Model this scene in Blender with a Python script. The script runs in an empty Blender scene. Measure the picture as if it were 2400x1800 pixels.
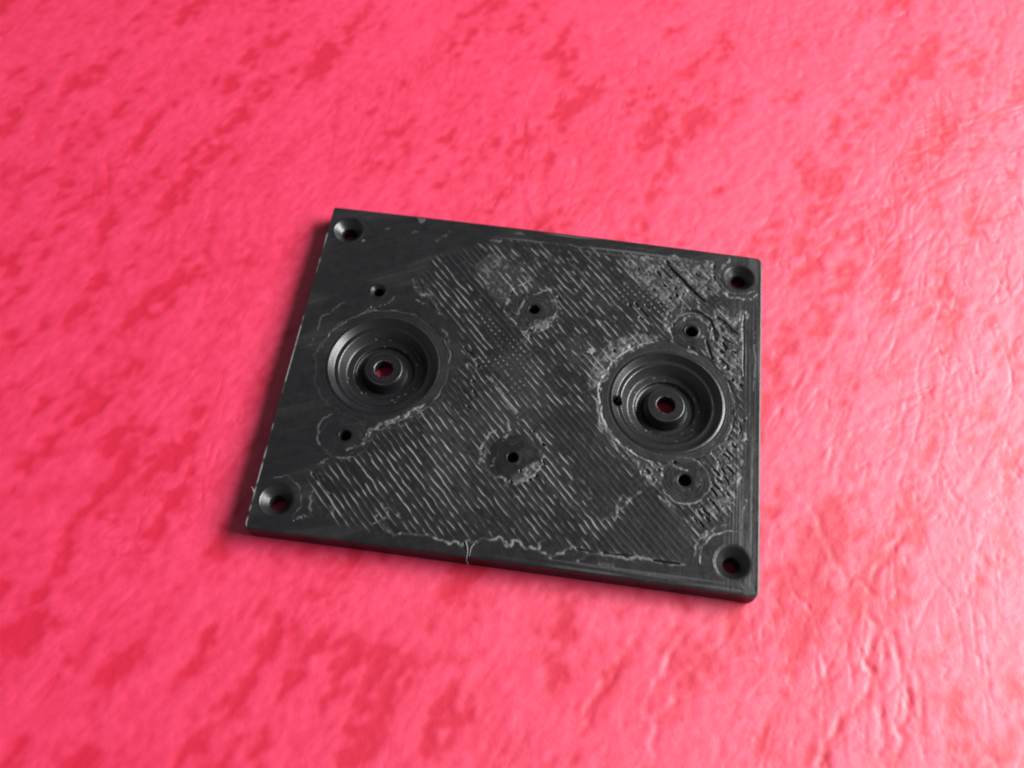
import bpy, bmesh, math
import numpy as np
from mathutils import Matrix, Vector
from mathutils.geometry import delaunay_2d_cdt

MM = 0.001
T = 2.2                 # plate thickness (mm)
W, H = 50.0, 40.0       # plate size (mm)
scene = bpy.context.scene
col = scene.collection

# ------------------------------------------------------------------ camera
FPX = 2254.8
CAM = np.array([3.0724, -49.2618, 89.2467 + T])
RIGHT = np.array([0.99102082, 0.13161551, 0.02356055])
UP = np.array([-0.12666156, 0.86765924, 0.48075388])
FWD = np.array([-0.04283214, 0.47942132, -0.87653899])
cam_d = bpy.data.cameras.new('camera')
cam_d.sensor_width = 36.0
cam_d.lens = FPX / 2400 * 36
cam_d.clip_start = 0.002
cam_d.clip_end = 20.0
cam_d.dof.use_dof = True
cam_d.dof.focus_distance = 0.100
cam_d.dof.aperture_fstop = 26.0
cam = bpy.data.objects.new('camera', cam_d)
m = Matrix.Identity(4)
for i in range(3):
    m[i][0] = RIGHT[i]; m[i][1] = UP[i]; m[i][2] = -FWD[i]; m[i][3] = CAM[i] * MM
cam.matrix_world = m
col.objects.link(cam)
scene.camera = cam

# ------------------------------------------------------------------ light
world = bpy.data.worlds.new('World')
scene.world = world
world.use_nodes = True
bg = world.node_tree.nodes['Background']
bg.inputs[1].default_value = 1.0
# dim room: walls all round a little brighter than the dark ceiling overhead
wn = world.node_tree
tc = wn.nodes.new('ShaderNodeTexCoord'); sp = wn.nodes.new('ShaderNodeSeparateXYZ'); ab = wn.nodes.new('ShaderNodeMath'); ab.operation = 'ABSOLUTE'
rp = wn.nodes.new('ShaderNodeMix'); rp.data_type = 'RGBA'
wn.links.new(tc.outputs['Generated'], sp.inputs[0]); wn.links.new(sp.outputs['Z'], ab.inputs[0]); wn.links.new(ab.outputs[0], rp.inputs[0])
rp.inputs[6].default_value = (0.42, 0.41, 0.41, 1); rp.inputs[7].default_value = (0.032, 0.033, 0.035, 1)
wn.links.new(rp.outputs[2], bg.inputs[0])

def area_light(name, az, el, dist, sx, sy, power, color):
    d = bpy.data.lights.new(name, 'AREA')
    d.shape = 'RECTANGLE'; d.size = sx; d.size_y = sy
    d.energy = power; d.color = color
    o = bpy.data.objects.new(name, d)
    a, e = math.radians(az), math.radians(el)
    v = Vector((math.cos(a) * math.cos(e), math.sin(a) * math.cos(e), math.sin(e)))
    o.location = v * dist
    o.rotation_euler = v.to_track_quat('Z', 'Y').to_euler()
    col.objects.link(o)
    return o
area_light('window_light', 18, 34, 0.90, 0.70, 0.38, 26.0, (1.0, 0.985, 0.97))

scene.view_settings.view_transform = 'Standard'
scene.view_settings.look = 'None'
scene.view_settings.exposure = 0.0
scene.view_settings.gamma = 1.0
scene.render.engine = 'CYCLES'
scene.cycles.filter_width = 2.0        # soft small-sensor picture

# ------------------------------------------------------------------ pixel helpers
def px_ray(x, y):
    x = np.asarray(x, float); y = np.asarray(y, float)
    return (FWD[None] + ((x - 1200) / FPX)[:, None] * RIGHT[None] - ((y - 900) / FPX)[:, None] * UP[None])
def px_plane(pts, z):
    p = np.asarray(pts, float).reshape(-1, 2)
    d = px_ray(p[:, 0], p[:, 1])
    s = (z - CAM[2]) / d[:, 2]
    return (CAM[None] + d * s[:, None])[:, :2]
def crop(pts, scale, ox, oy):
    """points read off an enlarged crop -> photograph pixels"""
    p = np.asarray(pts, float).reshape(-1, 2)
    return p / scale + np.array([ox, oy])
def top(pts):
    return px_plane(pts, T)
def ground(pts):
    return px_plane(pts, 0.0)

# ------------------------------------------------------------------ numpy field helpers
def fnoise(shape, step, su, sv, ang, seed):
    """smooth gaussian noise, unit std; su / sv = feature sizes (mm) along / across direction ang (deg)"""
    r = np.random.default_rng(seed)
    n = r.standard_normal(shape)
    F = np.fft.rfft2(n)
    fy = np.fft.fftfreq(shape[0], step)[:, None]
    fx = np.fft.rfftfreq(shape[1], step)[None]
    a = math.radians(ang)
    fu = fx * math.cos(a) + fy * math.sin(a)
    fv = -fx * math.sin(a) + fy * math.cos(a)
    F *= np.exp(-2 * (np.pi ** 2) * ((fu * su * 0.35) ** 2 + (fv * sv * 0.35) ** 2))
    o = np.fft.irfft2(F, shape)
    o -= o.mean()
    return o / o.std()
def blur(f, step, s):
    F = np.fft.rfft2(f)
    fy = np.fft.fftfreq(f.shape[0], step)[:, None]
    fx = np.fft.rfftfreq(f.shape[1], step)[None]
    return np.fft.irfft2(F * np.exp(-2 * (np.pi ** 2) * (fx ** 2 + fy ** 2) * s * s), f.shape)
def sst(a, b, x):
    t = np.clip((x - a) / (b - a), 0, 1)
    return t * t * (3 - 2 * t)
def stroke(field, X, Y, pts, width, val, mode='max', soft=1.0, taper=True):
    """draw a polyline into a field; pts in mm, width = half width in mm"""
    pts = np.asarray(pts)
    x0 = X[0, 0]; y0 = Y[0, 0]; st = X[0, 1] - X[0, 0]
    L = np.r_[0, np.cumsum(np.linalg.norm(np.diff(pts, axis=0), axis=1))]
    tot = max(L[-1], 1e-6)
    mg = width * 2.5 + st * 2
    for k, (a, b) in enumerate(zip(pts[:-1], pts[1:])):
        i0 = int(max(0, (min(a[0], b[0]) - mg - x0) / st)); i1 = int(min(X.shape[1], (max(a[0], b[0]) + mg - x0) / st + 1))
        j0 = int(max(0, (min(a[1], b[1]) - mg - y0) / st)); j1 = int(min(X.shape[0], (max(a[1], b[1]) + mg - y0) / st + 1))
        if i1 <= i0 or j1 <= j0: continue
        xs = X[j0:j1, i0:i1]; ys = Y[j0:j1, i0:i1]
        d = b - a; n2 = max((d ** 2).sum(), 1e-9)
        t = np.clip(((xs - a[0]) * d[0] + (ys - a[1]) * d[1]) / n2, 0, 1)
        dist = np.hypot(xs - a[0] - t * d[0], ys - a[1] - t * d[1])
        s = (L[k] + t * math.sqrt(n2)) / tot
        w = width * ((0.35 + 0.65 * np.sqrt(np.clip(4 * s * (1 - s), 0, 1))) if taper else 1.0)
        f = val * (1 - sst(w * (1 - 0.7 * soft), w * (1 + 0.5 * soft), dist))
        sub = field[j0:j1, i0:i1]
        if mode == 'max': np.maximum(sub, f, out=sub)
        elif mode == 'min': np.minimum(sub, f, out=sub)
def jitter(pts, amp, seed, n=4):
    """subdivide a polyline and shake it a little"""
    r = np.random.default_rng(seed)
    pts = np.asarray(pts)
    out = [pts[0]]
    for a, b in zip(pts[:-1], pts[1:]):
        for k in range(1, n + 1):
            q = a + (b - a) * k / n
            out.append(q + (r.normal(size=2) * amp if True else 0))
    return np.array(out)
def inside(X, Y, poly):
    c = np.zeros(X.shape, bool)
    p = np.asarray(poly)
    for (xa, ya), (xb, yb) in zip(p, np.roll(p, -1, 0)):
        if ya == yb: continue
        hit = ((ya > Y) != (yb > Y)) & (X < (xb - xa) * (Y - ya) / (yb - ya) + xa)
        c ^= hit
    return c
def soft_poly(X, Y, poly, step, s):
    return np.clip(blur(inside(X, Y, poly).astype(float), step, s), 0, 1)

def mesh_obj(name, co, faces, mat, parent=None, smooth=True, attrs=None):
    me = bpy.data.meshes.new(name)
    co = np.asarray(co, np.float32)
    if isinstance(faces, np.ndarray):
        nf, k = faces.shape
        me.vertices.add(len(co)); me.vertices.foreach_set('co', (co * MM).astype(np.float32).ravel())
        me.loops.add(nf * k); me.loops.foreach_set('vertex_index', faces.astype(np.int32).ravel())
        me.polygons.add(nf)
        me.polygons.foreach_set('loop_start', (np.arange(nf) * k).astype(np.int32))
        me.update(calc_edges=True)
    else:
        me.from_pydata((co * MM).tolist(), [], [list(map(int, f)) for f in faces])
    me.polygons.foreach_set('use_smooth', np.full(len(me.polygons), smooth))
    for k, v in (attrs or {}).items():
        at = me.attributes.new(k, 'FLOAT', 'POINT')
        at.data.foreach_set('value', np.asarray(v, np.float32).ravel())
    me.materials.append(mat)
    me.update()
    o = bpy.data.objects.new(name, me)
    col.objects.link(o)
    if parent: o.parent = parent
    return o

# ------------------------------------------------------------------ materials
def nodes_of(name):
    mt = bpy.data.materials.new(name); mt.use_nodes = True
    nt = mt.node_tree
    return mt, nt, nt.nodes['Principled BSDF']
def N(nt, t, **kw):
    n = nt.nodes.new(t)
    for k, v in kw.items(): setattr(n, k, v)
    return n
def mix_col(nt, fac, a, b):
    n = N(nt, 'ShaderNodeMix', data_type='RGBA')
    nt.links.new(fac, n.inputs[0])
    for s, v in ((6, a), (7, b)):
        if isinstance(v, tuple): n.inputs[s].default_value = v
        else: nt.links.new(v, n.inputs[s])
    return n.outputs[2]
def map_range(nt, src, a, b, c, d):
    n = N(nt, 'ShaderNodeMapRange')
    nt.links.new(src, n.inputs[0])
    for i, v in enumerate((a, b, c, d)): n.inputs[i + 1].default_value = v
    return n.outputs[0]
def noise(nt, scale, detail=3, rough=0.55, vec=None):
    n = N(nt, 'ShaderNodeTexNoise')
    n.inputs['Scale'].default_value = scale; n.inputs['Detail'].default_value = detail; n.inputs['Roughness'].default_value = rough
    if vec is None:
        g = N(nt, 'ShaderNodeTexCoord'); vec = g.outputs['Object']
    nt.links.new(vec, n.inputs['Vector'])
    return n.outputs[0]

def plastic(name, worn, r0=0.32, r1=0.40, ior=1.46):
    mt, nt, b = nodes_of(name)
    base = mix_col(nt, map_range(nt, noise(nt, 900, 4), 0.3, 0.7, 0, 1), (0.0045, 0.0045, 0.0055, 1), (0.0075, 0.0077, 0.009, 1))
    rough = map_range(nt, noise(nt, 700, 4), 0.3, 0.7, r0, r1)
    if worn:
        at = N(nt, 'ShaderNodeAttribute', attribute_name='wear_glint')
        base = mix_col(nt, at.outputs['Fac'], base, (0.30, 0.305, 0.31, 1))
        ro = N(nt, 'ShaderNodeMath', operation='MULTIPLY_ADD')
        nt.links.new(at.outputs['Fac'], ro.inputs[0]); ro.inputs[1].default_value = 0.35; nt.links.new(rough, ro.inputs[2])
        rough = ro.outputs[0]
    nt.links.new(base, b.inputs['Base Color'])
    nt.links.new(rough, b.inputs['Roughness'])
    b.inputs['IOR'].default_value = ior
    bp = N(nt, 'ShaderNodeBump'); bp.inputs['Strength'].default_value = 0.25; bp.inputs['Distance'].default_value = 0.00005
    nt.links.new(noise(nt, 9000, 3), bp.inputs['Height'])
    nt.links.new(bp.outputs[0], b.inputs['Normal'])
    return mt
M_PLATE = plastic('worn_black_plastic', True)
M_WELL = plastic('turned_black_plastic', True, 0.29, 0.34, 1.5)
M_STRAND = plastic('pale_plastic', False)
b_ = M_STRAND.node_tree.nodes['Principled BSDF']
for l in list(b_.inputs['Base Color'].links): M_STRAND.node_tree.links.remove(l)
b_.inputs['Base Color'].default_value = (0.20, 0.195, 0.195, 1)

def leatherette():
    mt, nt, b = nodes_of('red_leatherette')
    at = N(nt, 'ShaderNodeAttribute', attribute_name='tone')
    c = mix_col(nt, at.outputs['Fac'], (0.48, 0.002, 0.032, 1), (0.62, 0.006, 0.074, 1))
    nt.links.new(c, b.inputs['Base Color'])
    nt.links.new(map_range(nt, at.outputs['Fac'], 0, 1, 0.55, 0.60), b.inputs['Roughness'])
    nt.links.new(map_range(nt, at.outputs['Fac'], 0, 1, 0.55, 1.0), b.inputs['Specular IOR Level'])
    b.inputs['IOR'].default_value = 1.62
    bp = N(nt, 'ShaderNodeBump'); bp.inputs['Strength'].default_value = 0.35; bp.inputs['Distance'].default_value = 0.00005
    nt.links.new(noise(nt, 2600, 3), bp.inputs['Height'])
    nt.links.new(bp.outputs[0], b.inputs['Normal'])
    return mt
M_TABLE = leatherette()

# ================================================================== TABLE COVER
st = 0.21
gx = np.arange(-101, 86, st); gy = np.arange(-64, 97, st)
X, Y = np.meshgrid(gx, gy)
sh = X.shape
h = np.zeros(sh); tone = np.zeros(sh)
ang = 58
n_big = fnoise(sh, st, 26, 13, ang, 1)
n_mid = fnoise(sh, st, 7.5, 2.2, ang + 12, 2)
n_str = fnoise(sh, st, 7.5, 1.5, ang + 8, 3)
n_str2 = fnoise(sh, st, 6, 1.3, ang - 32, 4)
n_str3 = fnoise(sh, st, 9, 1.7, ang + 35, 8)
n_sm = fnoise(sh, st, 1.5, 0.9, ang, 5)
n_fine = fnoise(sh, st, 0.70, 0.50, ang, 6)
zone = fnoise(sh, st, 30, 22, 20, 9)
# ragged thin-print strokes gathered in loose drifts
blot = sst(0.55, 2.6, -(0.30 * n_big + 0.85 * n_mid + 0.45 * n_str + 0.62 * n_sm + 0.32 * n_fine))
blot = blur(blot, st, 0.26)
tone = 0.72 + 0.10 * n_sm + 0.09 * n_mid + 0.07 * n_fine + 0.05 * n_big - 0.80 * blot
h += 0.0095 * n_sm + 0.005 * n_fine + 0.007 * n_mid
h -= 0.015 * blot
# fine branching wrinkles: thin valleys along the zero lines of stretched noise, in patches
n_str4 = fnoise(sh, st, 11, 1.9, 78, 14)
for nn, seed, wd in ((n_str, 11, .10), (n_str2, 12, .10), (n_str3, 13, .09), (n_str4, 15, .11)):
    patch = sst(0.0, 1.2, fnoise(sh, st, 20, 12, ang, seed) + 0.9 * sst(0, 45, X - 0.2 * Y))
    val = np.exp(-(nn / wd) ** 2) * patch * (0.75 + 0.4 * n_sm).clip(0, 1.4)
    h -= (0.026 + 0.016 * sst(0, 45, X)) * val
    tone -= 0.34 * val
# traced creases
Z8 = lambda p: ground(crop(p, 1.8433, 1200, 900))
Z7 = lambda p: ground(crop(p, 1.8433, 0, 900))
Z6 = lambda p: ground(crop(p, 1.8433, 1200, 0))
Z5 = lambda p: ground(crop(p, 1.8433, 0, 0))
creases = [
    (Z8([(1440,220),(1380,320),(1310,430),(1300,540),(1340,640),(1400,740),(1440,850),(1370,940),(1290,1000)]), .26, .6),
    (Z8([(1700,640),(1620,740),(1560,860),(1540,980),(1580,1080),(1540,1200),(1560,1330),(1480,1400),(1410,1450),(1390,1550),(1330,1640)]), .36, 1.),
    (Z8([(1650,1130),(1690,1270),(1720,1400),(1680,1500),(1660,1640)]), .34, 1.),
    (Z8([(1600,1080),(1610,1250),(1590,1400),(1610,1560),(1600,1659)]), .30, .8),
    (Z8([(1480,200),(1420,330),(1400,420)]), .3, .6), (Z8([(1180,480),(1240,430),(1300,330)]), .3, .5),
    (Z8([(560,1060),(480,1180),(420,1290),(300,1450)]), .4, .8), (Z8([(740,1080),(690,1200),(640,1300),(580,1420)]), .4, .8),
    (Z8([(700,1340),(640,1460),(600,1620)]), .34, .7), (Z8([(400,1250),(360,1400),(300,1520)]), .34, .6),
    (Z8([(1060,980),(980,1060),(900,1130)]), .4, .5), (Z8([(1350,1180),(1390,1250),(1340,1290)]), .3, .5),
    (Z6([(1740,20),(1660,110),(1600,190),(1520,270),(1450,330)]), .34, .7), (Z6([(1500,20),(1450,100),(1400,160)]), .4, .6),
    (Z6([(2212,630),(2050,640),(1900,640),(1760,660),(1650,700)]), .26, .6), (Z6([(2050,700),(1860,770),(1700,860),(1500,960),(1350,1060)]), .3, .8),
    (Z6([(930,190),(1000,260),(1080,340),(1130,350),(1010,400),(900,460)]), .45, .5), (Z6([(1560,860),(1430,930),(1340,1000)]), .3, .6),
    (Z6([(340,520),(300,620),(280,740)]), .4, .6), (Z6([(60,480),(50,600),(30,700)]), .5, .6),
    (Z6([(700,600),(640,740),(560,870)]), .4, .5), (Z6([(2130,120),(2080,230)]), .3, .5),
    (Z5([(960,600),(930,850),(905,1080),(890,1350)]), .5, .5), (Z5([(350,190),(300,330),(250,450),(150,640)]), .7, .6),
    (Z5([(760,360),(700,480),(640,560),(500,700)]), .4, .6), (Z5([(520,1400),(560,1520),(600,1640)]), .5, .5),
    (Z5([(720,700),(740,950),(750,1200),(770,1420)]), .4, .45), (Z5([(520,1180),(545,1320),(570,1450)]), .4, .5),
    (Z5([(480,640),(460,860),(440,1060),(450,1200)]), .5, .5), (Z5([(850,500),(700,590),(600,680)]), .6, .5),
    (Z5([(2200,440),(2050,700),(1950,800),(1880,900)]), .4, .5),
    (Z7([(0,300),(200,305),(400,270),(600,265),(760,285)]), .6, .6), (Z7([(0,490),(160,470),(380,450),(620,460),(830,490)]), .7, .6),
    (Z7([(1080,940),(1000,1020),(940,1120)]), .4, .5), (Z7([(900,1470),(880,1580),(860,1659)]), .8, .6),
    (Z7([(500,1180),(420,1330),(330,1460)]), .4, .4), (Z7([(2060,960),(1960,1100),(1870,1200)]), .4, .5),
    (Z7([(850,1080),(700,1140),(520,1240),(300,1330)]), .5, .4), (Z7([(2212,1200),(2120,1300),(2060,1440)]), .5, .5),
]
cr = np.zeros(sh)
for k, (p, w, v) in enumerate(creases):
    stroke(cr, X, Y, jitter(p, 0.22, 100 + k, 4), w * 1.0, v)
cr = blur(cr, st, 0.20) * (0.8 + 0.45 * n_sm).clip(0.0, 1.6)
h -= (0.03 + 0.05 * sst(-5, 25, X - 0.3 * Y)) * cr
# raised lip beside each crease, on the side away from the window
lip = np.roll(cr, (0, -3), (0, 1)); h += 0.02 * np.clip(lip - cr, 0, 1)
tone -= 0.55 * cr
# flat where the plate rests (so nothing pokes through)
flat = soft_poly(X, Y, [(-25.5, -20.5), (25.5, -20.5), (25.5, 20.5), (-25.5, 20.5)], st, 0.8)
h = h - h.max() * 0 - 0.02
h = h * (1 - 0.85 * flat)
h = np.minimum(h, 0.10)
h = np.where(flat > 0.4, np.minimum(h, -0.012), h)
tone = np.clip(tone, 0, 1)
# carry the sheet on past the frame with widening cells
K = 14
ext = np.cumsum(0.6 * 1.45 ** np.arange(K))
gx2 = np.r_[gx[0] - ext[::-1], gx, gx[-1] + ext]; gy2 = np.r_[gy[0] - ext[::-1], gy, gy[-1] + ext]
h2 = np.pad(h, K, 'reflect'); tone2 = np.pad(tone, K, 'reflect')
X2, Y2 = np.meshgrid(gx2, gy2)
def grid_faces(ny, nx):
    idx = np.arange(ny * nx).reshape(ny, nx)
    return np.stack([idx[:-1, :-1], idx[:-1, 1:], idx[1:, 1:], idx[1:, :-1]], -1).reshape(-1, 4)
table = mesh_obj('table_surface', np.stack([X2.ravel(), Y2.ravel(), h2.ravel()], 1), grid_faces(*X2.shape), M_TABLE, attrs={'tone': tone2.ravel()})
table['kind'] = 'structure'
table['label'] = 'red mottled leatherette table cover with creased grain'

# ================================================================== PLATE
plate = bpy.data.objects.new('mounting_plate', None)
plate.empty_display_size = 0.01
col.objects.link(plate)
plate['label'] = 'black 3D printed plastic mounting plate with two round recesses on red leatherette'
plate['category'] = 'plate'

WELL_R = 5.85
WELLS = [(-15.2, -0.15), (15.15, -0.15)]
CORNER = [(-22.65, 16.9), (22.42, 16.9), (22.4, -16.9), (-22.6, -16.75)]
CORNER_R = 1.68
#        x      y      rim   bore
PILOT = [(-0.1, 9.25, 0.62, 0.52), (-0.1, -8.85, 0.62, 0.52), (-17.6, 9.15, 0.85, 0.46), (-17.4, -8.85, 0.66, 0.54), (17.35, 8.95, 0.74, 0.60), (17.4, -8.9, 0.70, 0.60)]

s = 0.06
nx = int(W / s) + 1; ny = int(H / s) + 1
px_ = np.linspace(-W / 2, W / 2, nx); py_ = np.linspace(-H / 2, H / 2, ny)
s = px_[1] - px_[0]
PX, PY = np.meshgrid(px_, py_)
sh = PX.shape
P1 = lambda p: top(crop(p, 3.456, 560, 460))
P2 = lambda p: top(crop(p, 3.456, 1180, 540))
P3 = lambda p: top(crop(p, 3.456, 560, 880))
P4 = lambda p: top(crop(p, 3.456, 1180, 940))
C1 = lambda p: top(crop(p, 4.608, 920, 520))
C2 = lambda p: top(crop(p, 4.608, 920, 860))
C3 = lambda p: top(crop(p, 4.608, 1360, 560))
FULL = lambda p: top(crop(p, 0.92167, 0, 0))

# direction of the printed lines, read from a long straight one
q = top([(1096, 640), (1378, 966)])
LA = math.atan2(q[1, 1] - q[0, 1], q[1, 0] - q[0, 0])
ca, sa = math.cos(LA), math.sin(LA)
na = math.degrees(LA)
n_wob = fnoise(sh, s, 2.2, 0.5, na, 21)
n_brk = fnoise(sh, s, 2.4, 0.55, na, 22)
n_brk2 = fnoise(sh, s, 0.9, 0.5, na, 23)
n_pat = fnoise(sh, s, 5, 5, 0, 24)
n_f = fnoise(sh, s, 0.30, 0.30, 0, 25)
n_m = fnoise(sh, s, 0.8, 0.8, 0, 26)
n_s = fnoise(sh, s, 3.5, 1.2, na, 27)
U = PX * ca + PY * sa
V = -PX * sa + PY * ca
PER = 0.63

Z = np.zeros(sh); wear_glint = np.zeros(sh)

# ---- where the raster shows
rast_poly = FULL([(935,560),(1090,520),(1430,555),(1575,600),(1560,650),(1590,690),(1600,900),(1600,1040),(1575,1110),(1490,1190),(1440,1215),(1300,1200),(1150,1165),(850,1150),(690,1120),(670,1020),(760,990),(850,920),(960,850),(1010,770),(980,680),(890,640)])
rast = soft_poly(PX, PY, rast_poly, s, 0.35)
def d_circ(c): return np.hypot(PX - c[0], PY - c[1])
dl, dr = d_circ(WELLS[0]), d_circ(WELLS[1])
ring_l = 1 - sst(-0.12, 0.12, dl - 7.15 - 0.14 * n_m)
ring_r = 1 - sst(-0.12, 0.12, dr - 7.25 - 0.16 * n_m)
# small rings round the screw holes
RINGS = [((-0.1, 9.25), 2.35), ((-0.1, -8.85), 2.75), ((-17.4, -8.85), 2.4), ((17.35, 8.95), 2.3), ((17.4, -8.9), 2.5)]
ringm = np.zeros(sh)
for c, R in RINGS:
    ringm = np.maximum(ringm, 1 - sst(-0.2, 0.2, d_circ(c) - R - 0.14 * n_m))
strength = rast * (1 - ring_l) * (1 - ring_r) * (1 - ringm)
# smooth scraped bands and wedges
bands = np.zeros(sh)
for p, w in ((C1([(560,300),(750,520),(1000,820),(1180,1080),(1330,1220)]), 0.55), (C2([(1660,600),(1800,740),(2212,1080)]), 0.45),
             (P2([(720,840),(860,960)]), 0.5)):
    stroke(bands, PX, PY, p, w, 0.95, soft=0.8, taper=False)
for poly, v in ((P4([(700,1200),(1190,700),(1330,860),(1500,1020),(1540,1250),(1440,1300)]), 0.80),
                (P4([(230,60),(560,30),(760,260),(960,560),(1120,700),(780,980),(700,900),(560,480)]), 0.62),
                (C2([(2000,480),(2212,500),(2212,760),(1700,620)]), 0.9),
                (P3([(960,640),(1200,480),(1440,460),(1400,560),(1200,620)]), 0.5),
                (C1([(560,330),(950,260),(1080,420),(900,560),(760,540)]), 0.8)):
    bands = np.maximum(bands, v * soft_poly(PX, PY, poly, s, 0.2))
vis = strength * (1 - bands)
faint = strength * bands * 0.22

n_w2 = fnoise(sh, s, 1.0, 0.8, na, 28)
ph = (V + 0.030 * n_wob + 0.028 * n_w2) / PER
fr = ph - np.floor(ph) - 0.5          # -0.5..0.5 within a line
row = np.floor(ph).astype(int)
rr = np.random.default_rng(5).random(4000)
rowv = rr[(row - row.min()) % 4000]
bead = np.exp(-(fr / 0.074) ** 2)                      # thin burr left along each line
lane = np.random.default_rng(15).random((60, 60))
cu = np.clip(((U + 34) / 4.3 + 0.02 * n_wob).astype(int), 0, 59); cv = np.clip(((V + 34) / 3.6 + 0.02 * n_wob).astype(int), 0, 59)
check = blur(0.12 + 0.88 * np.sqrt(lane[cu, cv]), s, 0.10)          # squares left by the crossing layers below
solid = 1 - sst(-9, 1, PX + PY * 0.55)                    # long unbroken lines lower left, dashes elsewhere
brk = sst(-0.75, 0.05, 0.7 * n_brk + 0.3 * n_pat + 0.75 * n_brk2 + 0.5 * (rowv - 0.45) + 0.5 * (check - 0.5) + 1.1 * solid) * (0.30 + 0.70 * sst(-1.2, 1.2, n_brk2 + 0.5 * n_m)) * (0.40 + 0.60 * check)
# dotted zones: burrs broken at the crossing layer's pitch
dots = np.zeros(sh)
for p, w in ((C1([(1000,980),(1200,1280),(1200,1500),(1000,1560)]), 1.2), (C1([(1250,1250),(1320,1500)]), 1.6), (P2([(60,850),(120,1250)]), 1.2), (P2([(1000,500),(1250,600)]), 1.5)):
    stroke(dots, PX, PY, p, w, 1.0, soft=1.0, taper=False)
fu = (U + 0.08 * n_wob) / PER; fu = fu - np.floor(fu) - 0.5
dotm = np.exp(-(fu / 0.2) ** 2)
brk = brk * (1 - dots) + dots * dotm * (0.4 + 0.6 * sst(-0.8, 0.4, n_brk2))
groove = np.exp(-((np.abs(fr) - 0.5) / 0.16) ** 2)
Z += vis * (0.034 * bead * brk - 0.018 * groove * (0.45 + 0.55 * rowv)) + faint * (0.02 * bead - 0.016 * groove)
wear_glint = np.maximum(wear_glint, vis * bead * brk * (0.62 + 0.2 * n_brk2).clip(0.1, 0.95))  # sanding whitening on the burrs, with ridge highlights also put into the colour
wear_glint = np.maximum(wear_glint, faint * bead * 0.5)
# broad shallow lanes of the layer underneath
ph2 = U / (PER * 1.02); f2 = ph2 - np.floor(ph2) - 0.5
Z -= vis * 0.012 * np.exp(-(f2 / 0.16) ** 2) * sst(-0.2, 1.2, fnoise(sh, s, 4, 4, 0, 31))
# dull grey of the sanded raster, in patches
wear_glint = np.maximum(wear_glint, (strength * check * (1 - 0.8 * bands) * (0.012 + 0.030 * sst(-0.3, 1.4, n_pat + 0.5 * n_s + 0.5 * n_f))))
# mottled, abraded patch in the upper middle and round the right hand side
abr = np.zeros(sh)
for poly, v in ((C1([(880,480),(1060,330),(1230,400),(1430,540),(1280,760),(1200,900),(1060,800)]), 0.55),
                (P2([(1000,200),(1700,250),(1750,500),(1350,640),(1250,560),(980,330)]), 0.65),
                (P2([(1700,640),(1960,650),(1940,1250),(1800,1200),(1690,1000)]), 0.55),
                (P4([(1000,430),(1120,470),(1320,520),(1300,600),(1250,700),(1150,640)]), 0.75),
                (P4([(1700,340),(1960,300),(1930,600),(1850,850),(1640,960),(1560,1000),(1700,780),(1720,560)]), 0.6),
                (C2([(1300,1180),(1450,1080),(1560,1010),(1620,1020),(1560,1150),(1300,1290)]), 0.9),
                (C1([(1400,1200),(1480,1110),(1640,1050),(1780,1030),(1740,1100),(1560,1210)]), 0.65),
                (C3([(170,1280),(330,1100),(620,1020),(860,1050),(700,1150),(480,1230),(340,1400),(250,1560),(90,1640),(90,1500)]), 0.7),
                (C3([(900,860),(960,770),(1130,740),(1100,800),(1000,880),(960,1000)]), 0.5),
                (P3([(1130,390),(1310,330),(1480,240),(1560,240),(1400,350),(1200,430)]), 0.65)):
    abr = np.maximum(abr, v * soft_poly(PX, PY, poly, s, 0.12))
tex = sst(0.0, 1.5, 0.8 * n_f + 0.7 * n_m + 0.2)
wear_glint = np.maximum(wear_glint, abr * (0.09 + 0.26 * tex))
Z += abr * (0.016 * n_f + 0.020 * n_m)

# ---- rings: slightly sunk, finely turned
turn_r = fnoise((1, 4096), 0.01, 0.16, 0.16, 0, 41)[0]
def turned(d): return turn_r[np.clip((d / 0.01).astype(int), 0, 4095)]
Z += -0.05 * ring_l - 0.06 * ring_r + (ring_l * turned(dl) + ring_r * turned(dr)) * 0.006
for c, R in RINGS:
    d = d_circ(c); mk = 1 - sst(-0.2, 0.2, d - R - 0.14 * n_m)
    Z += mk * (-0.018 + 0.004 * np.cos((d + 0.12 * n_m) / 0.42 * 2 * np.pi) * sst(0.5, 1.2, d))
    wear_glint = np.maximum(wear_glint, mk * 0.022 * (1 + np.cos((d + 0.15 * n_m) / 0.42 * 2 * np.pi + 1)) * sst(-0.8, 0.8, n_pat + n_m))
wear_glint = np.maximum(wear_glint, ring_r * (0.018 + 0.012 * turned(dr)))
wear_glint = np.maximum(wear_glint, ring_l * (0.015 + 0.012 * turned(dl)) * sst(-17, -9, PX))
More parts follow.
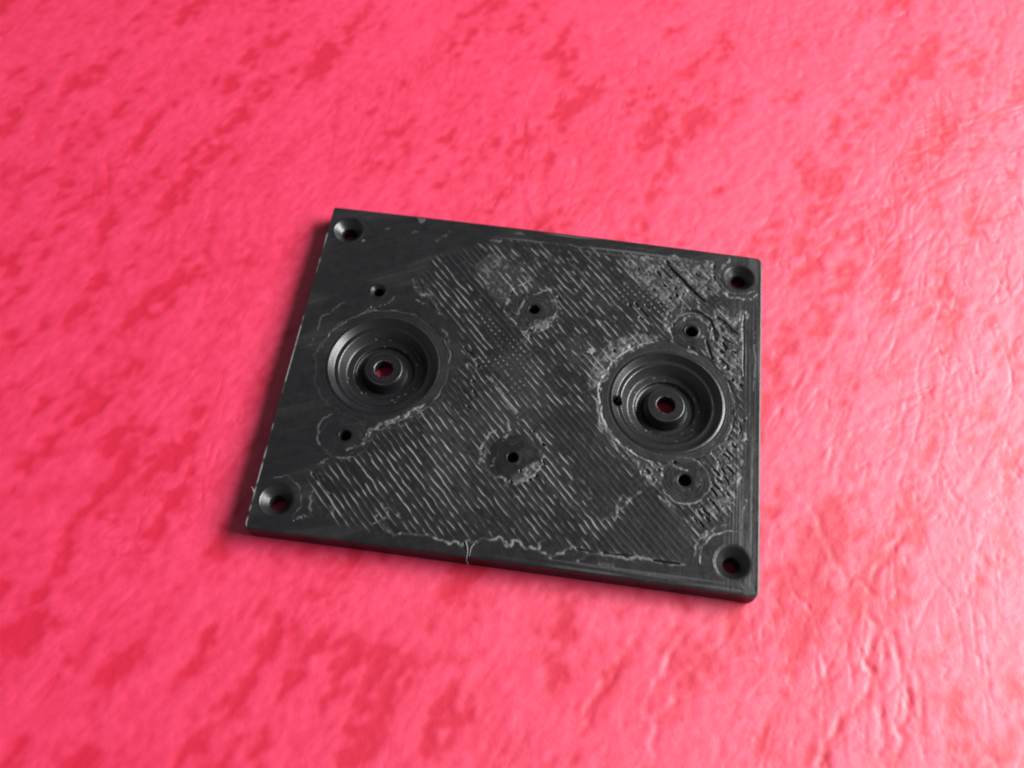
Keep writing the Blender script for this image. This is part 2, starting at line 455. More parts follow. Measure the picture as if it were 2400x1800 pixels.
# broken pale rims round the rings
def rim(c, R, w, amp, a0, a1, seed, v):
    a = np.radians(np.linspace(a0, a1, 70)); r = np.random.default_rng(seed)
    rad = R + amp * np.convolve(r.normal(size=74), [.2] * 5, 'valid')
    pts = np.stack([c[0] + rad * np.cos(a), c[1] + rad * np.sin(a)], 1)
    f = np.zeros(sh); stroke(f, PX, PY, pts, w, 1.0, taper=True)
    return f * (0.35 + 0.65 * sst(-0.4, 0.8, n_brk2 + 0.4 * n_m)) * v * 0.8
rims = np.zeros(sh)
for args in ((WELLS[1], 7.3, .10, .22, 105, 262, 1, .75), (WELLS[1], 7.2, .12, .15, 200, 245, 2, .8), (WELLS[1], 7.1, .08, .2, -60, 30, 3, .5),
             (WELLS[0], 7.0, .07, .2, 55, 170, 4, .32), (WELLS[0], 7.1, .08, .2, -70, 40, 5, .35), (WELLS[0], 5.98, .05, .05, -60, 60, 6, .16),
             (WELLS[1], 5.98, .05, .04, -75, 60, 7, .35), (RINGS[3][0], 2.35, .12, .2, 60, 215, 8, .7), (RINGS[4][0], 2.55, .10, .15, -150, 110, 9, .45),
             (CORNER[1], 2.35, .07, .18, 130, 320, 10, .4), (CORNER[2], 3.2, .10, .1, 80, 190, 11, .55), (CORNER[3], 2.5, .07, .15, -40, 110, 12, .25),
             (CORNER[0], 1.85, .05, .05, -60, 60, 13, .16), (RINGS[0][0], 2.4, .10, .25, -70, 60, 14, .5)):
    rims = np.maximum(rims, rim(*args))
# ---- traced burrs and ragged edges (pale)
pale = [
    (P3([(1060,1205),(1160,1190),(1200,1260),(1260,1300),(1330,1280),(1450,1300),(1530,1290),(1620,1340),(1700,1370),(1760,1340),(1800,1390),(1850,1340),(1900,1370),(1980,1330),(2060,1340),(2110,1300),(2180,1380),(2212,1370)]), .085, .62),
    (P4([(0,1160),(50,1190),(100,1130),(170,1200),(230,1190),(280,1220),(300,1140),(330,1130)]), .09, .6),
    (P4([(280,1220),(350,1260),(400,1270),(480,1240),(560,1180)]), .10, .55),
    (P4([(560,1180),(640,1220),(700,1240),(600,1310),(580,1340)]), .10, .4), (P4([(680,1240),(850,1250),(1000,1285),(1100,1270),(1200,1290)]), .12, .45),
    (P4([(1200,1300),(1400,1330),(1480,1330)]), .07, .4),
    (P3([(760,310),(690,340),(640,440),(640,540),(690,620),(760,660),(860,680),(930,660),(1010,620),(1070,540),(1090,490),(1060,440)]), .065, .36),
    (P3([(1000,580),(1030,540),(1040,490),(1060,440)]), .12, .6), (P3([(860,610),(930,590),(1000,560),(1040,530)]), .10, .4),
    (P3([(1060,440),(1100,430),(1160,390),(1250,360),(1330,340),(1400,290),(1500,240)]), .13, .5),
    (P3([(1100,445),(1200,430),(1300,420),(1400,370),(1500,310)]), .06, .42),
    (P3([(565,770),(600,810),(640,860),(660,900),(720,960)]), .06, .5), (P3([(740,660),(690,690),(640,720)]), .05, .3),
    (P3([(600,930),(585,1010),(570,1090),(600,1150)]), .06, .4), (P3([(440,1180),(520,1140),(560,1150)]), .08, .3), (P3([(720,1060),(760,1090),(740,1120)]), .12, .35),
    (P3([(1110,1180),(1130,1110),(1080,1070)]), .06, .45), (P3([(1120,1190),(1200,1150),(1210,1110),(1150,1030)]), .06, .5), (P3([(1300,1170),(1290,1120),(1230,1040)]), .06, .4),
    (C2([(1110,680),(1040,740),(980,830),(930,920),(950,1050),(1010,1110),(1080,1180),(1180,1180),(1220,1240),(1240,1310),(1350,1420)]), .085, .6),
    (C2([(1000,900),(970,1000),(1010,1090)]), .12, .4), (C2([(1110,980),(1090,1040),(1020,1100)]), .05, .4),
    (C2([(1480,760),(1560,860),(1620,970),(1600,1060),(1540,1150),(1480,1220),(1300,1270)]), .09, .62), (C2([(1500,690),(1570,770),(1640,860)]), .07, .5),
    (C2([(1250,600),(1250,660),(1240,730),(1190,760)]), .10, .5),
    (C1([(1450,590),(1480,640),(1380,690),(1290,740),(1230,850),(1210,960),(1240,1030),(1310,1090),(1390,1160),(1450,1130),(1560,1060)]), .075, .5),
    (C1([(1440,690),(1455,770),(1400,900),(1350,1000),(1290,990)]), .07, .5), (C1([(1260,830),(1220,900)]), .16, .55),
    (C1([(1520,790),(1620,760),(1700,740),(1740,820),(1760,900),(1820,950)]), .10, .48), (C1([(1740,830),(1770,860),(1750,920)]), .14, .4),
    (C1([(1390,1180),(1480,1240),(1430,1300)]), .08, .5), (C1([(1560,1200),(1660,1150),(1780,1060)]), .09, .6),
    (C1([(210,610),(250,700),(300,780),(340,800),(360,770),(400,790),(450,870),(480,900)]), .085, .45), (C1([(250,850),(310,870),(380,890)]), .10, .3),
    (C1([(460,950),(520,990),(590,1050)]), .10, .35), (C1([(540,1160),(590,1230),(640,1390)]), .10, .34), (C1([(740,1380),(800,1440),(860,1500),(910,1470)]), .07, .5), (C1([(740,1520),(800,1550),(880,1640)]), .09, .5),
    (C1([(890,1560),(920,1590),(960,1560)]), .08, .45), (C1([(920,240),(980,290),(1040,350)]), .09, .34), (C1([(1060,210),(1130,220),(1180,200)]), .13, .28),
    (C1([(460,210),(520,170),(640,120)]), .14, .16), (C1([(1290,140),(1440,150)]), .14, .2), (C1([(200,130),(280,110)]), .14, .13), (C1([(280,0),(350,5)]), .12, .28),
    (C1([(1200,210),(1500,230),(1800,250),(2212,320)]), .06, .26),
    (P1([(580,1210),(640,1090),(670,980),(800,890),(900,830)]), .05, .26), (P1([(570,1210),(590,1200)]), .12, .45), (P1([(630,1240),(640,1250)]), .10, .4),
    (P1([(970,970),(1050,930),(1130,890),(1220,860),(1270,810)]), .06, .28), (P1([(1000,365),(1010,360)]), .09, .4), (P1([(1060,790),(1080,830)]), .06, .3),
    (P1([(1450,180),(1510,200)]), .14, .35), (P1([(1180,270),(1215,260)]), .08, .2),
    (C3([(930,225),(970,180),(1040,200),(1060,230)]), .10, .55), (C3([(960,290),(1050,380),(1150,480),(1260,570)]), .06, .4), (C3([(1120,520),(1180,590),(1230,640),(1270,690),(1280,760)]), .12, .6),
    (C3([(1110,790),(1150,840),(1250,840),(1350,900),(1390,1000),(1410,1110),(1440,1160)]), .07, .52), (C3([(1020,940),(1080,900),(1150,850)]), .10, .62),
    (C3([(1010,740),(940,800),(900,880),(900,960),(950,1010)]), .11, .66), (C3([(1270,750),(1320,800),(1420,850)]), .10, .4), (C3([(1300,1060),(1340,1050)]), .10, .4),
    (C3([(1620,210),(1570,270),(1530,310),(1490,370),(1450,480)]), .09, .6), (C3([(1530,590),(1620,630),(1720,650),(1850,650),(1900,590)]), .09, .6), (C3([(1540,570),(1570,590)]), .2, .6),
    (C3([(1410,280),(1430,370)]), .14, .5), (C3([(1740,880),(1735,1100),(1745,1470)]), .05, .5), (C3([(1780,780),(1790,860)]), .12, .5), (C3([(1880,1000),(1880,1659)]), .06, .42),
    (C3([(460,1170),(540,1160),(600,1110)]), .10, .6), (C3([(540,1220),(590,1200),(680,1150)]), .14, .5), (C3([(390,1290),(380,1380),(440,1280)]), .05, .4), (C3([(270,1410),(320,1440),(280,1520),(210,1570)]), .07, .6),
    (C3([(1150,1200),(1230,1220),(1270,1240)]), .10, .5), (C3([(1490,930),(1560,1000),(1650,1060)]), .08, .4), (C3([(1420,870),(1440,820),(1520,860)]), .08, .5),
    (C3([(1580,1080),(1650,1130)]), .08, .5), (C3([(1600,1410),(1640,1500),(1700,1620),(1770,1620)]), .09, .55), (C3([(600,210),(720,200),(820,240)]), .10, .5), (C3([(550,230),(560,290)]), .10, .5), (C3([(650,260),(700,320),(760,350)]), .08, .45),
    (P4([(750,0),(770,150),(820,260),(950,430),(1020,500),(1120,580),(1200,690)]), .09, .58), (P4([(1250,770),(1330,850),(1450,960)]), .10, .55),
    (P4([(1540,1270),(1560,1170),(1620,1080),(1720,1020),(1840,1000)]), .07, .45), (P4([(1580,1210),(1640,1100),(1780,1060)]), .10, .42),
    (P4([(1310,480),(1360,520),(1410,540),(1500,560)]), .09, .55), (P4([(1240,510),(1280,590),(1220,640)]), .08, .5), (P4([(1570,700),(1600,640),(1570,580)]), .07, .4),
    (P4([(900,960),(920,860),(960,760)]), .10, .4), (P4([(1940,880),(1960,780)]), .1, .3), (P4([(1920,330),(1960,300),(1940,230)]), .09, .5), (P4([(1960,150),(2000,60)]), .06, .4),
    (P4([(1980,1570),(2050,1585)]), .12, .34), (P4([(1880,1480),(1960,1520)]), .10, .2), (P4([(1120,1420),(1260,1420)]), .16, .14), (P4([(700,1320),(900,1350)]), .2, .14),
    (P4([(800,970),(900,900),(1000,820),(1120,720)]), .14, .3), (P4([(640,640),(720,780),(680,800)]), .05, .4),
    (C2([(1060,110),(1180,280),(1220,360),(1330,500),(1410,590)]), .16, .35), (P2([(160,820),(230,800),(330,740),(420,700)]), .12, .45),
]
pl = np.zeros(sh)
for k, (p, w, v) in enumerate(pale):
    stroke(pl, PX, PY, jitter(p, 0.085, 300 + k, 4), w * 1.25, v)
pl = blur(pl, s, 0.055) * (0.18 + 0.82 * sst(-0.9, 0.9, n_brk2 + 0.7 * n_f + 0.4 * n_pat)) * 0.8
rims = np.maximum(rims, pl)
Z += 0.07 * rims * (1 + 0.4 * n_f)
wear_glint = np.maximum(wear_glint, rims * 0.95)

# ---- pits, slots and gouges (dark, deep)
slots = [
    (C3([(930,235),(950,290),(1050,390),(1150,490),(1250,590),(1350,685)]), .15, .55), (C3([(1100,765),(1200,775),(1300,805),(1390,870),(1440,960)]), .20, .22), (C3([(1440,960),(1465,1030),(1460,1100)]), .28, .2),
    (C3([(1190,760),(1300,800),(1400,870),(1420,930)]), .10, .4),
    (C3([(1360,1090),(1385,1190),(1430,1300)]), .14, .4), (C3([(1470,840),(1560,910),(1620,980),(1700,1030)]), .22, .28), (C3([(1500,1290),(1550,1350),(1600,1410)]), .24, .28), (C3([(1535,1115),(1580,1190)]), .16, .4),
    (C3([(1500,1205),(1560,1225)]), .13, .4), (C3([(1630,1210),(1680,1225)]), .12, .4), (C3([(1510,950),(1550,990)]), .10, .3), (C3([(1530,1050),(1570,1090),(1650,1130)]), .09, .3), (C3([(1770,820),(1762,1150),(1762,1480)]), .08, .25),
    (C3([(1450,270),(1440,330)]), .10, .4), (C3([(1440,400),(1450,460)]), .10, .4), (C3([(1180,1165),(1230,1175)]), .10, .5), (C3([(860,310),(930,380),(990,440)]), .11, .35), (C3([(820,350),(870,410)]), .12, .3), (C3([(890,490),(920,520)]), .12, .35),
    (C3([(1025,600),(1050,630)]), .15, .4), (C3([(1020,530),(1040,550)]), .12, .35), (C3([(1100,590),(1120,610)]), .08, .4), (C3([(640,750),(730,840)]), .15, .35), (C3([(590,690),(630,730)]), .13, .3), (C3([(700,710),(750,760)]), .13, .3), (C3([(520,700),(550,730)]), .12, .3), (C3([(640,840),(680,870)]), .12, .3),
    (C3([(780,540),(810,570)]), .1, .3), (C3([(850,690),(880,715)]), .1, .3), (C3([(950,630),(990,655)]), .1, .3), (C3([(720,350),(770,395)]), .09, .3), (C3([(610,310),(650,350)]), .09, .25), (C3([(1240,370),(1280,405)]), .1, .3), (C3([(1370,530),(1400,555)]), .1, .3),
    (C3([(1000,910),(1010,950)]), .08, .4), (C3([(1640,1500),(1650,1540)]), .08, .4), (C3([(1720,1560),(1740,1590)]), .1, .4), (C3([(355,1190),(375,1220)]), .1, .3), (C3([(930,250),(945,280)]), .2, .5),
    (P4([(580,1195),(680,1222)]), .08, .4), (P4([(800,1232),(1040,1258)]), .07, .35), (P4([(1205,1290),(1300,1305),(1425,1325)]), .10, .6), (P4([(1375,495),(1395,500)]), .14, .6),
    (P4([(1150,550),(1185,590)]), .12, .35), (P4([(1110,570),(1125,590)]), .1, .3), (P4([(1255,545),(1270,570)]), .1, .4), (P4([(1205,630),(1220,650)]), .08, .3), (P4([(1910,180),(1925,230),(1910,275)]), .06, .4), (P4([(1940,150),(1960,160)]), .08, .4),
    (P3([(590,790),(635,855)]), .09, .35), (P3([(1200,410),(1290,385),(1370,350)]), .10, .2), (P3([(1040,470),(1045,490)]), .07, .4), (P3([(445,1175),(460,1180)]), .06, .4), (P3([(510,1150),(520,1160)]), .06, .4),
    (C2([(1510,690),(1530,710)]), .08, .4), (C2([(1625,830),(1645,850)]), .11, .5), (C2([(1620,1000),(1635,1060)]), .1, .3), (C2([(1470,1215),(1495,1235)]), .12, .5), (C2([(1540,1170),(1560,1190)]), .1, .4), (C2([(1370,1120),(1395,1140)]), .11, .35), (C2([(1270,1230),(1290,1260)]), .1, .4),
    (C2([(740,220),(850,360)]), .10, .13), (C2([(700,310),(790,400)]), .10, .13), (C2([(650,360),(760,470)]), .10, .13), (C2([(620,430),(710,530)]), .10, .13), (C2([(560,480),(690,610)]), .10, .13), (C2([(770,130),(850,220)]), .10, .13), (C2([(870,260),(910,310)]), .11, .3), (C2([(860,140),(890,170)]), .1, .3), (C2([(800,420),(840,450)]), .1, .3),
    (C1([(770,1350),(890,1470)]), .13, .3), (C1([(910,1550),(940,1570)]), .1, .35), (C1([(1270,990),(1330,1010)]), .10, .3), (C1([(1450,1190),(1530,1150)]), .12, .35), (C1([(1480,1230),(1500,1245)]), .09, .4), (C1([(270,640),(340,750)]), .13, .14),
    (C1([(1230,290),(1330,400),(1430,500)]), .055, .10), (C1([(1320,290),(1420,390),(1560,530)]), .055, .10), (C1([(1430,300),(1540,410),(1640,510)]), .055, .10), (C1([(1530,310),(1660,430),(1740,480)]), .055, .10), (C1([(1620,330),(1800,470)]), .055, .10), (C1([(1720,340),(1800,420)]), .055, .10), (C1([(1800,350),(1850,380)]), .055, .10),
    (C1([(1900,440),(2030,560)]), .055, .10), (C1([(1710,520),(1780,580)]), .055, .10), (C1([(1900,540),(1960,600)]), .055, .10), (C1([(2010,560),(2100,640)]), .055, .10), (C1([(1540,420),(1700,560)]), .055, .10), (C1([(1790,800),(1810,860)]), .13, .2),
    (P1([(1075,895),(1085,900)]), .07, .4), (P1([(1190,878),(1200,882)]), .07, .4),
    (P2([(1320,250),(1335,275)]), .14, .5),
]
dash = P4([(1740,490),(1800,450),(1830,420),(1780,570),(1830,560),(1740,640),(1800,640),(1720,690),(1700,740),(1760,740),(1690,820),(1730,870),(1640,910),(1590,910),(1650,960),(1560,970),(1600,1000),(1720,580),(1860,360),(1820,760)])
r = np.random.default_rng(9)
for k, c in enumerate(dash):
    a = LA + r.normal() * 0.12; L = 0.28 + 0.30 * r.random()
    slots.append((np.array([c - L * np.array([math.cos(a), math.sin(a)]), c + L * np.array([math.cos(a), math.sin(a)])]), .07 + .06 * r.random(), .35))
# scattered small breaks between the lines, upper right half
for k in range(150):
    u = r.uniform(-4, 21); v = r.uniform(2, 17)
    if np.hypot(u - 15.15, v) < 7.5 or np.hypot(u - 17.35, v - 8.95) < 3 or np.hypot(u - 22.4, v - 16.9) < 2.6 or v > 17.2: continue
    vv = (round((-u * sa + v * ca) / PER)) * PER; uu = u * ca + v * sa
    c = np.array([uu * ca - vv * sa, uu * sa + vv * ca]); L = r.uniform(0.08, 0.35)
    slots.append((np.array([c - L * np.array([ca, sa]), c + L * np.array([ca, sa])]), r.uniform(.04, .07), r.uniform(.05, .14)))
pit = np.zeros(sh)
for k, (p, w, v) in enumerate(slots):
    stroke(pit, PX, PY, jitter(p, 0.035, 700 + k, 3), w * 1.2, v, soft=0.7)
edge_of_pit = np.clip(blur((pit > 0.06).astype(float), s, 0.10) * 1.6, 0, 1) * (pit < 0.05)
wear_glint = np.maximum(wear_glint, edge_of_pit * 0.28 * sst(-0.6, 0.8, n_brk2))
Z += edge_of_pit * 0.02
Z -= pit * 0.32
wear_glint *= 1 - sst(0.03, 0.12, pit)

# ---- smooth margins: long strokes of the perimeter pass, fine scratches, edge scuffs
ex = np.minimum(W / 2 - PX, W / 2 + PX); ey = np.minimum(H / 2 - PY, H / 2 + PY); ed = np.minimum(ex, ey)
marg = (1 - rast)
scr_h = fnoise(sh, s, 9, 0.22, 0, 51); scr_v = fnoise(sh, s, 9, 0.22, 90, 52); scr_d = fnoise(sh, s, 7, 0.25, 25, 53)
cloud = sst(0.1, 1.6, fnoise(sh, s, 6, 2.2, 20, 54))
right = sst(20.5, 22.5, PX)
wear_glint = np.maximum(wear_glint, marg * (0.012 + 0.03 * cloud) * (0.6 + 0.4 * sst(-0.5, 1.5, scr_d)))
wear_glint = np.maximum(wear_glint, right * (0.02 + 0.07 * sst(0.3, 1.8, scr_v)) * (1 - sst(0.02, 0.1, pit)))
Z += right * 0.005 * scr_v + marg * (1 - right) * 0.003 * (scr_h + scr_d)
wear_glint = np.maximum(wear_glint, sst(17, 18.5, PY) * 0.16 * sst(0.9, 2.2, scr_h) * sst(-12, 0, PX))
wear_glint = np.maximum(wear_glint, (1 - sst(-18.6, -17.2, PY)) * 0.10 * sst(1.0, 2.2, scr_h) * sst(-5, 10, PX))
# fine specks of sanding dust everywhere
spk = np.random.default_rng(77).random(sh) > 0.9985
spk = np.clip(blur(spk.astype(float), s, 0.05) * 1.6, 0, 1)
wear_glint = np.maximum(wear_glint, spk * 0.28 * (0.25 + 0.75 * rast))
Z += 0.0022 * n_f + 0.0035 * n_m
# gentle sag of the whole printed skin
Z += 0.025 * fnoise(sh, s, 14, 14, 0, 61) * sst(0.3, 2.5, ed)

# ---- clean lips at the holes and the outer edge
def fade(d, R): return sst(0.02, 0.28, d - R)
fd = np.ones(sh)
holes = [(c, WELL_R) for c in WELLS] + [(c, CORNER_R) for c in CORNER] + [((x, y), R) for x, y, R, b in PILOT]
for c, R in holes:
    fd *= fade(d_circ(c), R)
Z *= fd
ROUND = 0.16
t = np.clip(ed / ROUND, 0, 1)
Z = Z * sst(0.05, 0.5, ed) - ROUND * (1 - np.sqrt(1 - (1 - t) ** 2)) * 0.9
# burr along the left edge, the light it catches painted pale, and worn corners
lb = (1 - sst(0.10, 0.20, W / 2 + PX))
lbn = 0.45 + 0.55 * sst(-0.3, 0.9, fnoise(sh, s, 4, 4, 0, 62) + 0.6 * n_m) * sst(20, 15, PY) if False else (0.08 + 0.92 * sst(-0.2, 1.2, fnoise(sh, s, 3, 3, 0, 62) + 0.5 * n_m - PY / 18))
wear_glint = np.maximum(wear_glint, lb * lbn * 0.6)
Z += 0.07 * lb * lbn
wear_glint = np.maximum(wear_glint, (1 - sst(0.02, 0.14, W / 2 - PX)) * 0.30)
wear_glint = np.clip(wear_glint, 0, 1)
wear_glint *= np.maximum(fd, 0.25)

# ---- mesh: round the outline's corners, cut and snap the round openings
RC = {(-1, 1): 0.3, (1, 1): 0.85, (1, -1): 0.65, (-1, -1): 0.65}
QX, QY = PX.copy(), PY.copy()
for (sx, sy), rc in RC.items():
    cx, cy = sx * (W / 2 - rc), sy * (H / 2 - rc)
    a = (PX - cx) * sx / rc; b = (PY - cy) * sy / rc
    mk = (a > 0) & (b > 0)
    QX = np.where(mk, cx + sx * rc * a * np.sqrt(np.clip(1 - b * b / 2, 0, 1)), QX)
    QY = np.where(mk, cy + sy * rc * b * np.sqrt(np.clip(1 - a * a / 2, 0, 1)), QY)
QY = QY + 0.17 * (1 - (PX / 25) ** 2) * ((PY + 20) / 40) ** 5 + 0.11 * (1 - (PX / 25) ** 2) * ((20 - PY) / 40) ** 5
QX = QX - 0.09 * (1 - (PY / 20) ** 2) * ((25 - PX) / 50) ** 5
dead = np.zeros(sh, bool)
for c, R in holes: dead |= d_circ(c) < R
fc = grid_faces(*sh)
keep = ~dead.ravel()[fc].any(1)
lost = np.zeros(sh[0] * sh[1], bool); lost[fc[~keep].ravel()] = True
snap = (lost & ~dead.ravel()).reshape(sh)
for c, R in holes:
    d = d_circ(c); mk = snap & (d < R + 0.4)
    QX = np.where(mk, c[0] + (PX - c[0]) / d * R, QX); QY = np.where(mk, c[1] + (PY - c[1]) / d * R, QY)
    Z = np.where(mk, -0.004, Z)
fc = fc[keep]
used = np.zeros(sh[0] * sh[1], bool); used[fc.ravel()] = True
new = np.cumsum(used) - 1
co = np.stack([QX.ravel(), QY.ravel(), Z.ravel() + T], 1)
idx = np.arange(sh[0] * sh[1]).reshape(sh)
loop = np.r_[idx[0, :-1], idx[:-1, -1], idx[-1, :0:-1], idx[:0:-1, 0]]
ring_xy = co[loop, :2]; cen = np.array([0, 0])
# side wall: printed layers show as faint steps
nrm = np.roll(ring_xy, -1, 0) - np.roll(ring_xy, 1, 0); nrm = np.stack([nrm[:, 1], -nrm[:, 0]], 1); nrm /= np.linalg.norm(nrm, axis=1)[:, None]
rows = []
zs = np.linspace(co[loop[0], 2] - 0.04, 0.12, 15)
rl = np.random.default_rng(3)
for k, z in enumerate(zs):
    off = 0.012 if k % 2 else -0.010
    rows.append(np.c_[ring_xy + nrm * (off + 0.006 * rl.normal()), np.full(len(loop), z)])
rows.append(np.c_[ring_xy - nrm * 0.10, np.full(len(loop), 0.0)])
base_n = int(used.sum())
side = np.concatenate(rows); n = len(loop)
vco = np.concatenate([co[used], side])
fs = [np.stack([new[fc[:, 0]], new[fc[:, 1]], new[fc[:, 2]], new[fc[:, 3]]], 1)]
prev = new[loop]
for k in range(len(rows)):
    cur = base_n + k * n + np.arange(n)
    fs.append(np.stack([prev, cur, np.roll(cur, -1), np.roll(prev, -1)], 1)); prev = cur
fall = np.concatenate(fs)
w_all = np.r_[wear_glint.ravel()[used], np.zeros(len(side))]
wl = wear_glint.ravel()[loop]
for k in range(2): w_all[base_n + k * n: base_n + (k + 1) * n] = wl * (0.5 if k == 0 else 0.15)
body = mesh_obj('plate_body', vco, fall, M_PLATE, plate, attrs={'wear_glint': w_all})

# underside with the through holes cut out
bores = [(c, 1.0) for c in WELLS] + [(c, 0.76) for c in CORNER] + [((x, y), b) for x, y, R, b in PILOT]
ol = rows[-1][::12, :2]
pts = [Vector(p) for p in ol]; eds = [(i, (i + 1) % len(ol)) for i in range(len(ol))]
for c, R in bores:
    b0 = len(pts)
    for k in range(40): pts.append(Vector((c[0] + R * math.cos(k * math.pi / 20), c[1] + R * math.sin(k * math.pi / 20))))
    eds += [(b0 + k, b0 + (k + 1) % 40) for k in range(40)]
vo, eo, fo, *_ = delaunay_2d_cdt(pts, eds, [], 0, 1e-6)
vo = np.array([tuple(v) for v in vo])
tri = []
for f in fo:
    c = vo[list(f)].mean(0)
    if any(np.hypot(c[0] - q[0], c[1] - q[1]) < R * 0.995 for q, R in bores): continue
    tri.append(tuple(reversed(f)))
mesh_obj('underside', np.c_[vo, np.full(len(vo), 0.004)], tri, M_PLATE, plate, smooth=False, attrs={'wear_glint': np.zeros(len(vo))})

# ---- turned openings (polar meshes)
def polar(name, c, prof, nseg, parent, seed, step=0.06, wobble=0.004, wearf=None, dig=None, out=0.03):
    """prof = [(r, z)...] from the rim inwards / downwards, resampled; z relative to the top face"""
    p = np.array(prof, float)
    L = np.r_[0, np.cumsum(np.linalg.norm(np.diff(p, axis=0), axis=1))]
    k = max(int(L[-1] / step), 4)
    sl = np.unique(np.r_[np.linspace(0, L[-1], k), L])
    rr_ = np.interp(sl, L, p[:, 0]); zz = np.interp(sl, L, p[:, 1])
    g = np.random.default_rng(seed)
    jit = np.convolve(g.normal(size=len(sl) + 2), [.25, .5, .25], 'valid') * wobble
    jit[:2] = 0
    a = np.linspace(0, 2 * np.pi, nseg, endpoint=False)
    A, Rr = np.meshgrid(a, rr_ + jit)
    Zz = np.repeat(zz[:, None], nseg, 1)
    Zz = Zz + wobble * 0.5 * np.repeat(np.convolve(g.normal(size=len(sl) + 2), [.25, .5, .25], 'valid')[:, None] * (sl > 0.1)[:, None], nseg, 1)
    Xc = c[0] + Rr * np.cos(A); Yc = c[1] + Rr * np.sin(A)
    wv = np.zeros(Xc.shape)
    if wearf is not None: wv = wearf(Rr, A, Zz, g)
    if dig is not None:
        for (hx, hy, hr, hz) in dig:
            dd = np.hypot(Xc - hx, Yc - hy)
            mkk = 1 - sst(hr - 0.06, hr + 0.05, dd)
            Zz = Zz * (1 - mkk) + np.minimum(Zz, hz) * mkk
            wv = wv * (1 - mkk)
    m_, n_ = Xc.shape
    ii = np.arange(m_ * n_).reshape(m_, n_)
    jn = np.roll(ii, -1, 1)
    f = np.stack([ii[:-1], ii[1:], jn[1:], jn[:-1]], -1).reshape(-1, 4)
    f = f[:, ::-1]
    return mesh_obj(name, np.stack([Xc.ravel(), Yc.ravel(), Zz.ravel() + T], 1), f, M_WELL, parent, attrs={'wear_glint': np.clip(wv, 0, 1).ravel()})

ledge_hole = top([(1447, 934)])[0]
def well_wear_glint(lo):
    def fn(R, A, Zz, g):
        base = np.zeros(R.shape)
        k = np.convolve(g.random(R.shape[0] + 4), [.2] * 5, 'valid')[:, None]
        base += lo * (0.3 + k)
        sp = (g.random(R.shape) > 0.9965) * 0.35 * ((R > 3.0) & (R < 4.2))  # pale specks: the inner ring's sparkle put into the colour
        sp = np.maximum(sp, np.roll(sp, 1, 1)); sp = np.maximum(sp, np.roll(sp, 1, 0))
        lip_ = np.exp(-((R - 3.95) / 0.05) ** 2) * 0.14 * (g.random(R.shape[1])[None] > 0.4)
        return np.maximum(base, sp)
    return fn
for i, c in enumerate(WELLS):
    prof = [(WELL_R + 0.03, -0.03), (WELL_R - 0.03, -0.03), (WELL_R - 0.07, -0.06), (5.31, -0.51), (5.26, -0.545), (5.20, -0.56), (4.92, -0.575), (4.82, -0.59), (4.74, -0.64), (4.12, -1.46), (4.04, -1.54), (3.92, -1.58), (3.42, -1.65), (3.28, -1.70), (3.14, -1.95), (2.95, -2.02), (2.3, -2.02)]
    hub_top = -0.80
    well = polar('round_recess', c, prof, 300, plate, 10 + i, wearf=well_wear_glint(0.006 if i == 0 else 0.012), wobble=0.0015,
                 dig=[(ledge_hole[0] + 0.05, ledge_hole[1], 0.52, -2.0)] if i == 1 else None)
    hp = [(2.50, -2.04), (2.44, -1.90), (2.10, -1.04), (2.03, hub_top - 0.14), (1.98, hub_top - 0.04), (1.90, hub_top), (1.06, hub_top), (0.98, hub_top - 0.06), (0.95, hub_top - 0.3), (0.97, -2.0), (0.97, -T + 0.004)]
    def hub_wear(R, A, Zz, g):
        f = np.where((Zz > -0.8) & (R > 1.0), 0.012, 0.0)
        e = np.exp(-((R - 1.96) / 0.06) ** 2) * (0.12 * (0.5 + 0.5 * np.sin(A * 3 + 1))) * (Zz > -0.85)
        b = np.exp(-((R - 1.03) / 0.05) ** 2) * 0.2 * (np.convolve(g.random(R.shape[1] + 8), np.ones(9) / 9, 'valid')[None] > 0.53) * (Zz > -0.85)
        return np.maximum(np.maximum(f, e), b)
    hub = polar('hub', c, hp, 200, well, 20 + i, wearf=hub_wear, wobble=0.002)
for i, c in enumerate(CORNER):
    prof = [(CORNER_R + 0.03, -0.03), (CORNER_R - 0.02, -0.03), (CORNER_R - 0.10, -0.09), (0.86, -0.80), (0.79, -0.90), (0.76, -1.4), (0.76, -T + 0.004)]
    polar('screw_hole', c, prof, 120, plate, 40 + i, wobble=0.0025, wearf=lambda R, A, Zz, g: np.full(R.shape, 0.012))
for i, (x, y, R0, b0) in enumerate(PILOT):
    prof = [(R0 + 0.03, -0.02), (R0 - 0.02, -0.02), (b0 + 0.03, -0.16 if R0 < 0.8 else -0.4), (b0, -0.3 if R0 < 0.8 else -0.5), (b0, -1.4), (b0, -T + 0.004)]
    polar('pilot_hole', (x, y), prof, 64, plate, 60 + i, wobble=0.004)

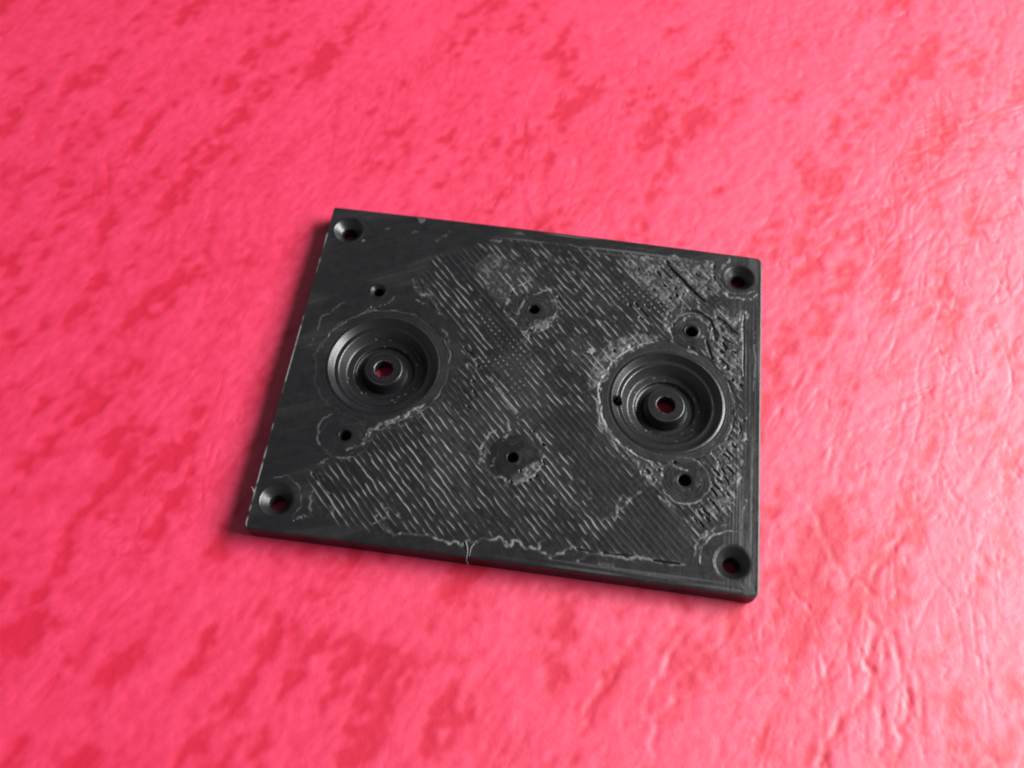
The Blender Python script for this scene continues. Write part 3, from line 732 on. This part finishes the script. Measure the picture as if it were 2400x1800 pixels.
# ---- stray plastic hairs on the edges
def hair(name, pts, radii, parent):
    pts = [Vector(p) for p in pts]
    # smooth by Catmull-Rom
    P, Rr = [], []
    for i in range(len(pts) - 1):
        p0 = pts[max(i - 1, 0)]; p1 = pts[i]; p2 = pts[i + 1]; p3 = pts[min(i + 2, len(pts) - 1)]
        for k in range(6):
            u = k / 6
            P.append(0.5 * ((2 * p1) + (p2 - p0) * u + (2 * p0 - 5 * p1 + 4 * p2 - p3) * u * u + (3 * p1 - p0 - 3 * p2 + p3) * u ** 3))
            Rr.append(radii[i] * (1 - u) + radii[i + 1] * u)
    P.append(pts[-1]); Rr.append(radii[-1])
    v, f = [], []
    for i, p in enumerate(P):
        d = (P[min(i + 1, len(P) - 1)] - P[max(i - 1, 0)]).normalized()
        x = d.orthogonal().normalized(); y = d.cross(x)
        for k in range(6):
            a = k * math.pi / 3
            v.append(tuple(p + (x * math.cos(a) + y * math.sin(a)) * Rr[i]))
    for i in range(len(P) - 1):
        for k in range(6):
            f.append((i * 6 + k, i * 6 + (k + 1) % 6, (i + 1) * 6 + (k + 1) % 6, (i + 1) * 6 + k))
    return mesh_obj(name, v, f, M_STRAND, parent)
def on_top(p, dz): q = top([p])[0]; return (q[0], q[1], T + dz)
e1 = on_top((1094.5, 1303), 0.02)
hair('plastic_strand', [on_top((1091, 1268), 0.05), on_top((1095, 1282), 0.07), on_top((1095.5, 1296), 0.06), (e1[0], -20.06, T - 0.05), (e1[0] + 0.06, -20.22, T - 0.55), (e1[0] + 0.30, -20.30, T - 1.15)], [.06, .05, .035, .026, .022, .010], plate)
hair('plastic_strand', [on_top((1112, 1274), 0.05), on_top((1104, 1285), 0.06), on_top((1101, 1300), 0.04), on_top((1100, 1304), 0.0)], [.05, .04, .025, .015], plate)
q0 = top([(592, 1152)])[0]
hair('plastic_strand', [(-24.9, q0[1] - 0.4, T - 0.05), (-25.02, q0[1], T - 0.02), (-25.15, q0[1] + 0.25, T + 0.06), (-25.32, q0[1] + 0.45, T + 0.15)], [.06, .06, .04, .012], plate)

# ---- pale flake of plastic lying on the raster
fl = C1([(2090,1402),(2118,1392),(2112,1368),(2138,1372),(2148,1338),(2160,1374),(2186,1372),(2180,1392),(2198,1410),(2166,1412),(2150,1440),(2128,1418),(2108,1420)])
fz = T + 0.06
cx, cy = fl.mean(0)
v = [(x, y, fz + 0.02 * ((i % 3) - 1)) for i, (x, y) in enumerate(fl)] + [(cx, cy, fz + 0.03)] + [(x, y, fz - 0.10) for x, y in fl] + [(cx, cy, fz - 0.10)]
k = len(fl); f = []
for i in range(k):
    j = (i + 1) % k
    f += [(i, j, k), (i + k + 1, j + k + 1, j), (i + k + 1, j, i), (j + k + 1, i + k + 1, 2 * k + 1)]
M_FLAKE = M_STRAND.copy(); M_FLAKE.name = 'pale_flake'
M_FLAKE.node_tree.nodes['Principled BSDF'].inputs['Base Color'].default_value = (0.16, 0.16, 0.155, 1)
flake = mesh_obj('plastic_flake', v, f, M_FLAKE, None, smooth=False)
flake['label'] = 'tiny pale crumb of plastic lying on the lined black plate'
flake['category'] = 'flake'
